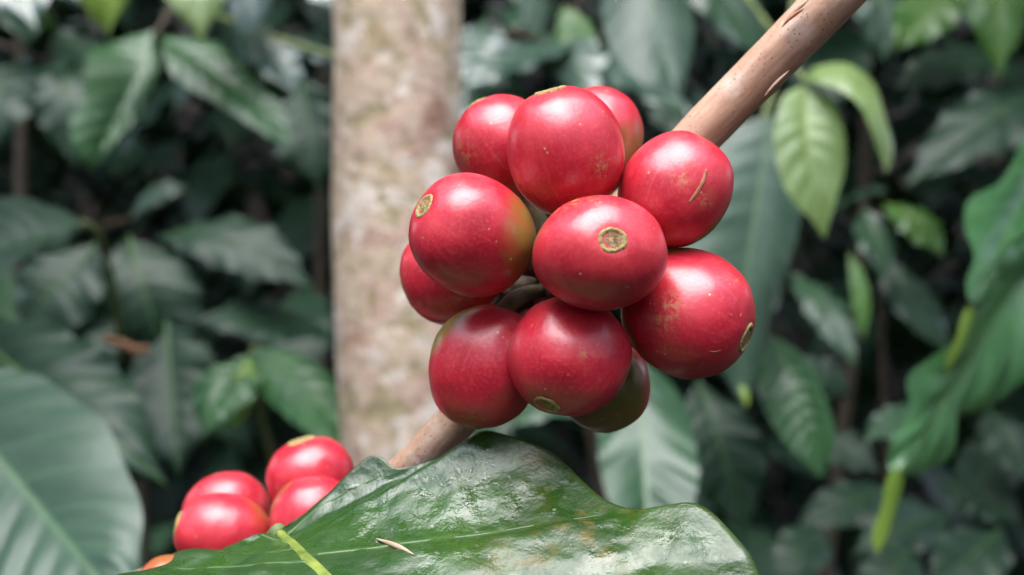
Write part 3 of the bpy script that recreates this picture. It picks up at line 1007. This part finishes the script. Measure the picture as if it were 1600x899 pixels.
def build_branch():
    n = 200
    P = spline(BR, n)
    e = empty('coffee_branch', Vector(P[-1]), 'smooth pinkish-brown branch crossing diagonally and carrying both cherry clusters', 'branch')
    s = np.linspace(0, 1, n)
    px = P[:, 0] / P[:, 1] * FPX + 800
    R = np.interp(px, [180, 420, 690, 775, 1085, 1300, 1700], [.0026, .0027, .0029, .0030, .00325, .00345, .0037])
    node = np.exp(-((px - 885) / 90)**2) * .0012 + np.exp(-((px - 420) / 60)**2) * .0010
    V, F, uv = tube(P, R + node, 48, wob=.035, seed=1.7)
    mk('stem', V, F, M['branch'], e, uv)
    # node tissue in the axil
    for (q, rr) in (((880, 440, .1395), .0036), ((812, 455, .140), .0028), ((425, 838, .168), .003)):
        c = np.array(at(*q))
        V = []
        for i in range(13):
            th = math.pi * i / 12
            for j in range(18):
                ph = 2 * math.pi * j / 18
                dd = np.array([math.sin(th) * math.cos(ph), math.sin(th) * math.sin(ph), math.cos(th)])
                k_ = 1 + .35 * mnoise.noise(Vector(dd * 2.2) + Vector((q[0], 0, 0)))
                V.append(c + dd * rr * k_)
        mk('node', V, grid_faces(13, 18, 0, True), M['node'], e)
    # torn bark near the top edge of the picture
    def strip(pts, w, lift, name, mat):
        c = spline(pts, 14)
        T = norm(np.gradient(c, axis=0))
        S = norm(np.cross(T, np.array([0, -1.0, 0])))
        V = []
        for i in range(14):
            ww = w * math.sin(math.pi * (i + .5) / 14)**.7
            up = np.array([0, -1.0, 0.3]) * lift * (i / 13)**2
            for a in (-1, 0, 1):
                V.append(c[i] + S[i] * ww * a + up * (1 + .3 * a) - np.array([0, .00012 * (1 - abs(a)), 0]))
            for a in (1, 0, -1):
                V.append(c[i] + S[i] * ww * a * .9 + up * (1 + .3 * a) + np.array([0, .00018, 0]))
        mk(name, V, grid_faces(14, 6, 0, True), mat, e)
    strip([(1222, 42, .1322), (1238, 22, .1319), (1262, 2, .1313)], .00035, .0004, 'bark_flake', M['flake'])
    strip([(1195, 150, .1350), (1208, 135, .1346), (1232, 112, .1342)], .00022, .0003, 'bark_flake', M['flake'])
    strip([(1226, 36, .1318), (1240, 24, .1316), (1256, 14, .1312)], .00028, .0001, 'bark_scar', M['scab'])
    return e


build_branch()


# ------------------------------------------------------------------ cherries
def camdir(x, y, tow):
    """direction given as right, up, towards the camera"""
    return norm(np.array([x, -tow, y]))


def smooth01(x, lo, hi):
    t = np.clip((x - lo) / (hi - lo), 0, 1)
    return t * t * (3 - 2 * t)


def cherry(label, c, abc, axis, xhint=(1, 0, 0), green=None, node=None, seed=0, group=None, scar=22, russet=None, marks=()):
    """c: centre (px, py, depth); abc: half sizes in photo pixels; axis: direction of the blossom end (right, up, to camera)"""
    C = np.array(at(*c))
    k = c[2] / FPX
    a, b, cc = (v * k for v in abc)
    Z = camdir(*axis)
    X = np.array([xhint[0], -xhint[2], xhint[1]], float)
    X = norm(X - Z * np.dot(X, Z))
    Y = np.cross(Z, X)
    nt_, np_ = 44, 64
    th = np.linspace(0.0, math.pi, nt_)
    ph = np.linspace(0, 2 * math.pi, np_, endpoint=False)
    TH, PH = np.meshgrid(th, ph, indexing='ij')
    st, ct = np.sin(TH), np.cos(TH)
    # slightly squared-off ellipsoid with a dimple round the scar and a narrower stalk end
    rr = np.abs(st)**0.93
    zz = np.sign(ct) * np.abs(ct)**0.93
    rr = rr * (1 - 0.05 * smooth01(-ct, 0.2, 1.0))
    rr = rr * (1 + 0.012 * np.cos(2 * PH + seed) + 0.008 * np.cos(3 * PH + seed * 2.1))
    rs = scar * k                                  # scar radius
    ths = math.asin(min(rs / ((a + b) / 2), .9)**(1 / .93))
    zz = zz - 0.035 * np.exp(-(TH / (ths * 1.05))**4)
    nz = np.zeros_like(TH)
    D = np.stack([st * np.cos(PH), st * np.sin(PH), ct], -1)
    for i in range(nt_):
        for j in range(np_):
            q = Vector(D[i, j]) * 1.1 + Vector((seed * 3.7, seed * 1.3, 0))
            nz[i, j] = mnoise.noise(q) * .040 + mnoise.noise(q * 2.3) * .014
    rad = 1 + nz
    local = np.stack([a * rr * np.cos(PH) * rad, b * rr * np.sin(PH) * rad, cc * zz * rad], -1)
    Wd = local @ np.stack([X, Y, Z])
    gdir = camdir(*green[:3]) if green else None
    gatt = np.zeros(TH.shape)
    if green:
        dw = norm(Wd)
        dd = dw @ gdir
        gatt = smooth01(dd, green[3], green[4]) * (green[5] if len(green) > 5 else 1.0)
    ratt = np.zeros(TH.shape)
    for (rx, ry, rr_) in (russet or ()):          # patches given as pixel and half width
        q = np.array(at(rx, ry, c[2])) - C
        off2 = (q / k / ((abc[0] + abc[1]) / 2))
        tw = max(1 - off2[0]**2 - off2[2]**2, .02)**.5
        dq = norm(np.array([off2[0], -tw, off2[2]]))
        ang = np.arccos(np.clip(norm(Wd) @ dq, -1, 1))
        ratt = np.maximum(ratt, np.exp(-(ang / (rr_ / abc[0]))**2))
    base = Vector(C)
    e = empty('coffee_cherry', base, label, 'cherry', group)
    V = (Wd + C).reshape(-1, 3)
    sk = mk('skin', V, grid_faces(nt_, np_, 0, True), M['cherry'], e, uv=np.stack([np.abs(PH / math.pi - 1), TH / math.pi], -1).reshape(-1, 2), attrs={'green': gatt.ravel(), 'russet': ratt.ravel()})
    WN = norm(Wd.reshape(-1, 3))
    WR = np.linalg.norm(Wd.reshape(-1, 3), axis=1)
    for (row, wpx) in marks:                      # thin healed scratches, lying on the skin
        ptsm = []
        for (mx_, my_) in row:
            ray = norm(np.array(at(mx_, my_, 1.0)) - np.array(cam.location))
            best = C
            for d_ in np.linspace(c[2] - .012, c[2] + .002, 120):
                p_ = np.array(cam.location) + ray * d_ / ray[1]
                i_ = int(np.argmax(WN @ norm(p_ - C)))
                if np.linalg.norm(p_ - C) <= WR[i_]:
                    best = C + norm(p_ - C) * (WR[i_] + .00002)
                    break
            ptsm.append(Vector(best))
        Pm = spline(ptsm, 16)
        wv = .5 * wpx * k * np.sin(np.linspace(.25, math.pi - .2, 16))**.6
        Vm, Fm, uvm = tube(Pm, wv, 8, wob=.3, seed=seed)
        cn = norm(Vm - C)
        cr = np.linalg.norm(np.concatenate([np.repeat(Pm, 8, axis=0), Pm[[0, -1]]]) - C, axis=1)
        dr = np.linalg.norm(Vm - C, axis=1) - cr
        Vm = C + cn * (cr + dr * .18)[:, None]     # pressed flat on the skin
        mk('scratch', Vm, Fm, M['scab'], e, uvm)
    # calyx scar: raised yellowish ring with a rough sunken disc
    ztop = cc * (1 - 0.035) * (1 + nz[0, 0])
    VS, att = [], []
    prof = [(0.0, -.02, 0), (.22, .015, 0), (.34, -.05, 0), (.5, .03, 0), (.64, -.06, .0), (.76, .0, .25), (.88, .07, .9), (.98, .06, 1), (1.10, -.02, .9), (1.16, -.14, .8)]
    ns = 40
    for (pr, pz, pa) in prof:
        for j in range(ns):
            an = 2 * math.pi * j / ns
            q = Vector((math.cos(an) * pr * 2.2 + seed * 5, math.sin(an) * pr * 2.2, pr))
            w = mnoise.noise(Vector((math.cos(an) * 1.1 + seed * 5, math.sin(an) * 1.1, pr * .8))) + .35 * mnoise.noise(q * 2.5)
            r_ = rs * pr * (1 + .14 * w * min(pr * 2, 1))
            # body surface under this ring
            t_ = math.asin(min(r_ / ((a + b) / 2), .95)**(1 / .93))
            zs = cc * (abs(math.cos(t_))**.93 - 0.035 * math.exp(-(t_ / (ths * 1.05))**4)) * (1 + nz[0, 0])
            z_ = zs + rs * (.05 + pz * (1 + .8 * mnoise.noise(q * 3)))
            VS.append(C + X * r_ * math.cos(an) * a / ((a + b) / 2) + Y * r_ * math.sin(an) * b / ((a + b) / 2) + Z * z_)
            att.append(pa * (0.75 + .5 * w))
    mk('calyx_scar', VS, grid_faces(len(prof), ns, 0, True), M['scar'], e, attrs={'rim': np.clip(att, 0, 1)})
    # stalk to the node
    if node is not None:
        s = C - Z * cc * .93
        t = np.array(at(*node))
        P = spline([Vector(s + Z * cc * .05), Vector(s * .6 + t * .4 - Z * .0008), Vector(t)], 10)
        Vp, Fp, uvp = tube(P, np.linspace(.0013, .0010, 10), 10, wob=.15, seed=seed)
        mk('pedicel', Vp, Fp, M['pedicel'], e, uvp)
    return e


G1 = 'ripe cherries of the main cluster'
NODE = (882, 430, .1385)
cherry('frontmost red cherry in the middle of the cluster, round brown scar facing the camera', (937, 397, .1200), (104, 90, 97),
       (.11, .18, .97), green=(-.95, .3, -.1, .72, 1.25, .7), node=NODE, seed=1, group=G1, scar=19)
cherry('red cherry shading to olive at its inner end, ringed scar at upper left', (740, 369, .1262), (91, 92, 103),
       (-.72, .42, .50), (0, 0, 1), green=(.95, -.05, .15, .34, 1.1, .8), node=NODE, seed=2, group=G1, scar=19)
cherry('tall upright red cherry at the top of the cluster, yellow-green scar on top', (883, 238, .1290), (92, 90, 101),
       (-.25, .95, .17), node=NODE, seed=3, group=G1, scar=23, russet=[(935, 270, 20)])
cherry('red cherry under the upper branch with a thin tan scratch', (1055, 298, .1292), (85, 86, 93),
       (.58, .80, -.20), green=(.62, -.72, -.25, .62, .92, 1.0), node=NODE, seed=4, group=G1, scar=22, russet=[(1052, 285, 12), (1090, 320, 14)], marks=[([(1103, 265), (1098, 284), (1088, 302), (1076, 318)], 7)])
cherry('large red cherry at lower right with russet patch and scar on its outer edge', (1074, 490, .1288), (99, 100, 105),
       (.80, -.36, .44), (0, 0, 1), green=(-.2, .9, -.45, .55, 1.0, .7), node=NODE, seed=5, group=G1, scar=22, russet=[(1028, 480, 22), (1022, 505, 16), (1132, 437, 7)], marks=[([(1108, 549), (1118, 550), (1127, 547)], 3)])
cherry('red cherry at the bottom of the cluster with dark sunken scar underneath', (889, 556, .1262), (94, 91, 93),
       (-.40, -.78, .47), node=NODE, seed=6, group=G1, scar=19, russet=[(910, 545, 10)])
cherry('oblong red cherry at lower left with olive upper rim, beside the dark-scarred one', (757, 573, .1325), (86, 82, 98),
       (-.25, -.88, -.15), green=(-.62, .72, -.20, .50, .95, 1.0), node=(845, 455, .1385), seed=7, group=G1)
cherry('red cherry mostly hidden under the olive-ended one at far left of the cluster', (706, 428, .1415), (80, 76, 80),
       (-.80, -.35, .0), node=(850, 430, .1395), seed=8, group=G1)
cherry('red cherry at upper left of the cluster, half behind the tall upright one', (786, 231, .1435), (79, 78, 82),
       (-.45, .80, -.2), green=(.5, -.8, .2, .5, 1.1, .5), node=(870, 420, .141), seed=9, group=G1, russet=[(725, 245, 24)])
cherry('red cherry peeking out behind the right side of the tall upright one', (931, 214, .1465), (74, 74, 76),
       (.25, .80, -.55), green=(.55, -.65, .3, .1, .9, .5), node=(880, 400, .141), seed=10, group=G1)
cherry('unripe olive-brown cherry hanging lowest, half hidden at the cluster bottom', (945, 601, .1405), (71, 70, 73),
       (.15, -.90, -.40), green=(-.55, -.1, .83, -.35, .45, .92), node=(890, 450, .1405), seed=11, group=G1)

G2 = 'cherries of the lower left cluster'
N2 = (425, 842, .168)
cherry('tallest red cherry of the small lower left cluster, yellow scar on top', (486, 748, .1700), (67, 66, 65),
       (-.25, .93, .05), node=N2, seed=12, group=G2, scar=20)
cherry('red cherry behind the front one at left of the small cluster', (355, 802, .1760), (66, 66, 64),
       (-.4, .75, -.4), node=N2, seed=13, group=G2, scar=16)
cherry('front red cherry of the small cluster with torn scar on its left end', (349, 832, .1630), (60, 60, 73),
       (-.93, .18, .1), green=(.9, .35, -.1, .55, 1.2, .5), node=N2, seed=14, group=G2, scar=20)
cherry('orange-red cherry with green rim tucked behind the wet leaf', (492, 812, .1625), (70, 66, 66),
       (.5, .1, .8), green=(-.85, .45, -.25, .55, 1.05, .8), node=N2, seed=15, group=G2, scar=16)
cherry('orange sliver of a cherry showing at the lower left tip of the wet leaf', (262, 915, .150), (46, 46, 46),
       (-.6, .1, .3), green=(0, 1, 0, -.2, 1.2, .55), node=N2, seed=16, group=G2, scar=12)


# ------------------------------------------------------------------ big wet leaf in front
def build_wet_leaf():
    ER = [(0, 435, 830, .1355), (.015, 492, 790, .1368), (.03, 554, 731, .1378), (.037, 576, 713, .1380), (.044, 593, 713, .1378), (.052, 617, 731, .1365),
          (.062, 650, 727, .1365), (.076, 712, 704, .1358), (.090, 745, 677, .1342), (.098, 763, 673, .1335), (.108, 795, 681, .1328), (.122, 832, 692, .1318),
          (.135, 862, 707, .1306), (.148, 885, 726, .1290), (.163, 911, 752, .1267), (.178, 937, 775, .1245), (.193, 967, 790, .1227), (.208, 997, 796, .1215),
          (.224, 1027, 794, .1210), (.248, 1061, 786, .1207), (.275, 1087, 787, .1202), (.305, 1110, 799, .1191), (.345, 1136, 824, .1172), (.385, 1159, 850, .1152),
          (.43, 1175, 873, .1138), (.48, 1188, 905, .1110), (.60, 1175, 985, .1060), (.75, 1085, 1080, .1010), (.88, 960, 1150, .0985), (1.0, 850, 1185, .097)]
    ME = [(0, 435, 830, .1355), (.05, 446, 840, .1328), (.12, 461, 853, .1278), (.2, 479, 870, .1230), (.32, 506, 896, .1184), (.45, 540, 930, .1140), (.62, 610, 1000, .1080), (.8, 720, 1090, .1020), (1.0, 850, 1185, .097)]
    EL = [(0, 435, 830, .1355), (.03, 422, 834, .1350), (.06, 404, 834, .1344), (.10, 362, 851, .1328), (.135, 333, 861, .1315), (.165, 303, 857, .1310), (.19, 277, 863, .1300),
          (.215, 266, 878, .1282), (.25, 229, 890, .1266), (.30, 182, 898, .1246), (.36, 140, 925, .1210), (.5, 150, 1000, .1140), (.7, 330, 1090, .1060), (.88, 620, 1160, .100), (1.0, 850, 1185, .097)]

    def curve(tab, t):
        ts = [r_[0] for r_ in tab]
        return hermite(ts, [tuple(at(*r_[1:])) for r_ in tab], t)

    nt_, nv = 190, 64
    t = np.linspace(0, 1, nt_)**1.7
    mid = curve(ME, t)
    VEIN_T = [.052, .205, .47, .70]

    def half(tab, sgn):
        E = curve(tab, t)
        v = np.linspace(0, 1, nv)
        G = mid[:, None, :] * (1 - v)[None, :, None] + E[:, None, :] * v[None, :, None]
        span = np.linalg.norm(E - mid, axis=1)[:, None]
        up = norm(np.array([0.0, -0.35, 1.0]))
        TT = np.broadcast_to(t[:, None], (nt_, nv))
        VV = np.broadcast_to(v[None, :], (nt_, nv))
        env = np.sin(math.pi * VV)
        h = -0.02 * span * env                                    # gentle hollow between midrib and rim
        # pillows between the side veins
        vt = np.array(VEIN_T if sgn > 0 else [.06, .15, .24, .40, .6, .8])
        tq = TT + 0.015 * (1 - VV)
        dist = np.min(np.abs(np.log((tq[..., None] + .03) / (vt + .03))), axis=-1)
        pil = 1 - np.exp(-(dist / .22)**2)
        h = h + 0.012 * span * pil * np.sin(math.pi * np.clip(VV * 1.02, 0, 1))**.7
        vein = np.exp(-(dist / .022)**2) * smooth01(1 - VV, 0.05, .5)
        nz = np.zeros_like(TT)
        for i in range(nt_):
            for j in range(nv):
                q = Vector(G[i, j]) * 95
                nz[i, j] = mnoise.noise(q) * .0006 + mnoise.noise(q * 2.6) * .00035 + mnoise.noise(q * 6.3) * .00014
        h = h + nz * np.minimum(env * 2.0, 1)
        G = G + up[None, None, :] * h[..., None]
        return G, vein, VV, TT

    GR, vr, VR, TR = half(ER, 1)
    GL, vl, VL, TL = half(EL, -1)
    e = empty('coffee_leaf', Vector(mid[0]), 'large glossy wet dark green leaf in front, cut off by the bottom edge', 'leaf')
    G = np.concatenate([GL[:, :0:-1, :], GR], axis=1)
    vein = np.concatenate([vl[:, :0:-1], vr], axis=1)
    av = np.concatenate([VL[:, :0:-1], VR], axis=1)
    nvt = G.shape[1]
    # brown-yellow blotches near the right part of the blade
    pxx = G[..., 0] / G[..., 1] * FPX + 800
    pyy = 449.5 - (G[..., 2] - CAM_Z) / G[..., 1] * FPX
    blot = np.zeros(pxx.shape)
    c_ = np.array(at(935, 818, .107))
    for (q, rad) in (((935, 822, .1195), .0060), ((850, 722, .129), .0034), ((812, 858, .1165), .0042), ((960, 800, .1215), .0045), ((860, 868, .115), .0035)):
        d = np.linalg.norm(G - np.array(at(*q)), axis=-1)
        blot = np.maximum(blot, np.exp(-(d / rad)**2))
    rim = smooth01(av, .965, 1.0)
    # a blade with real thickness
    th = 0.00014
    gu = np.gradient(G, axis=0)
    gv = np.gradient(G, axis=1)
    N = norm(np.cross(gv, gu))
    if N[nt_ // 3, nvt // 2][2] < 0:
        N = -N
    top = G.reshape(-1, 3)
    V = np.concatenate([top, (G - N * th).reshape(-1, 3)])
    nn = len(top)
    F = grid_faces(nt_, nvt)
    F2 = [tuple(nn + i for i in f[::-1]) for f in F]
    S = []
    for i in range(nt_ - 1):
        a, b = i * nvt, (i + 1) * nvt
        S.append((a, b, nn + b, nn + a))
        a, b = i * nvt + nvt - 1, (i + 1) * nvt + nvt - 1
        S.append((b, a, nn + a, nn + b))
    o = mk('blade', V, F + F2 + S, M['wet'], e,
           attrs={'vein': np.tile(vein.ravel(), 2), 'blot': np.tile(blot.ravel(), 2), 'rim': np.tile(rim.ravel(), 2)})
    n_ok = o.data.polygons[len(F) // 3].normal.z
    if n_ok < 0:
        o.data.flip_normals()
    # midrib
    mi = nv - 1
    cl = G[:, mi, :]
    rr = np.interp(t, [0, .1, .5, 1], [.0006, .00115, .0012, .0005])
    Vr, Fr, uvr = tube(cl[2:] + N[2:, mi, :] * rr[2:, None] * -.84, rr[2:], 12)
    mk('midrib', Vr, Fr, M['midrib'], e, uvr)
    # side veins, slightly proud of the blade
    for (VT, half_, sg) in ((VEIN_T, GR, 1), ([.06, .15, .24, .40, .6, .8], GL, -1)):
        for tv in VT:
            vv = np.linspace(0.01, .93, 40)
            ii = np.array([int(np.argmin(np.abs(t - (tv - .015 * (1 - q))))) for q in vv])
            jj = np.clip((vv * (nv - 1)).round().astype(int), 0, nv - 1)
            Pv = half_[ii, jj]
            Nv = N[ii, mi + jj * sg]
            Pv = np.array([np.convolve(np.pad(Pv[:, c3], 3, mode='edge'), np.ones(7) / 7, mode='valid') for c3 in range(3)]).T
            rv = np.linspace(.00042, .00016, 40)
            Vr, Fr, uvr = tube(Pv - Nv * rv[:, None] * .72, rv, 8)
            mk('side_vein', Vr, Fr, M['side_vein'], e, uvr)
    # petiole back to the branch
    P = spline([Vector(cl[3]), at(428, 838, .145), at(424, 846, .158), at(422, 848, .167)], 12)
    Vr, Fr, uvr = tube(P, np.linspace(.0011, .0014, 12), 10)
    mk('petiole', Vr, Fr, M['twig'], e, uvr)
    # water: flat lens-like beads lying on the blade
    W_V, W_F, off = [], [], 0
    r = random.Random(5)
    mi_t = []
    spots = [(690, 765, 55, 24, 60), (755, 745, 45, 22, 45), (600, 800, 120, 40, 10), (660, 840, 120, 30, 10), (480, 860, 70, 20, 12), (560, 830, 60, 30, 8), (880, 850, 80, 22, 8), (330, 880, 70, 12, 10),
             (1080, 850, 70, 30, 6), (760, 800, 150, 60, 10), (560, 760, 40, 25, 8)]
    flat = G.reshape(-1, 3)
    fx, fy, fN = pxx.ravel(), pyy.ravel(), N.reshape(-1, 3)
    for (cx, cy, sx, sy, cnt) in spots:
        for _ in range(cnt):
            x, y = r.gauss(cx, sx * .6), r.gauss(cy, sy * .6)
            d2 = (fx - x)**2 + (fy - y)**2
            i = int(np.argmin(d2))
            if d2[i] > 60:
                continue
            c0, nn_ = flat[i], fN[i]
            tx = norm(np.cross(nn_, np.array([0.3, 1, 0.1])))
            ty = np.cross(nn_, tx)
            R0 = r.uniform(.00022, .0007) * (1.6 if r.random() < .15 else 1)
            asp, rot = r.uniform(.3, .9), r.uniform(0, 6.28)
            nr, na = 6, 18
            for a_ in range(nr + 1):
                f_ = a_ / nr
                for b_ in range(na):
                    an = 2 * math.pi * b_ / na
                    w_ = 1 + .16 * math.sin(2 * an + rot * 3) + .12 * math.sin(3 * an + rot)
                    lx, ly = R0 * f_ * w_ * math.cos(an), R0 * f_ * w_ * asp * math.sin(an)
                    qx, qy = lx * math.cos(rot) - ly * math.sin(rot), lx * math.sin(rot) + ly * math.cos(rot)
                    W_V.append(c0 + tx * qx + ty * qy + nn_ * (R0 * .20 * max(1 - f_**2, 0) - .00003))
            W_F += [f_[::-1] for f_ in grid_faces(nr + 1, na, off, True)]
            off += (nr + 1) * na
    mk('water_droplets', W_V, W_F, M['water'], e, kind='stuff')
    # pale scratch in the blade, built as a thin raised sliver
    def on_leaf(x, y):
        i = int(np.argmin((fx - x)**2 + (fy - y)**2))
        return Vector(flat[i] + fN[i] * .00022)
    P = spline([on_leaf(588, 845), on_leaf(615, 854), on_leaf(648, 868)], 12)
    Vr, Fr, uvr = tube(P, .00034 * np.sin(np.linspace(.15, math.pi - .1, 12)), 8)
    mk('leaf_scratch', Vr, Fr, M['flake'], e, uvr)


build_wet_leaf()
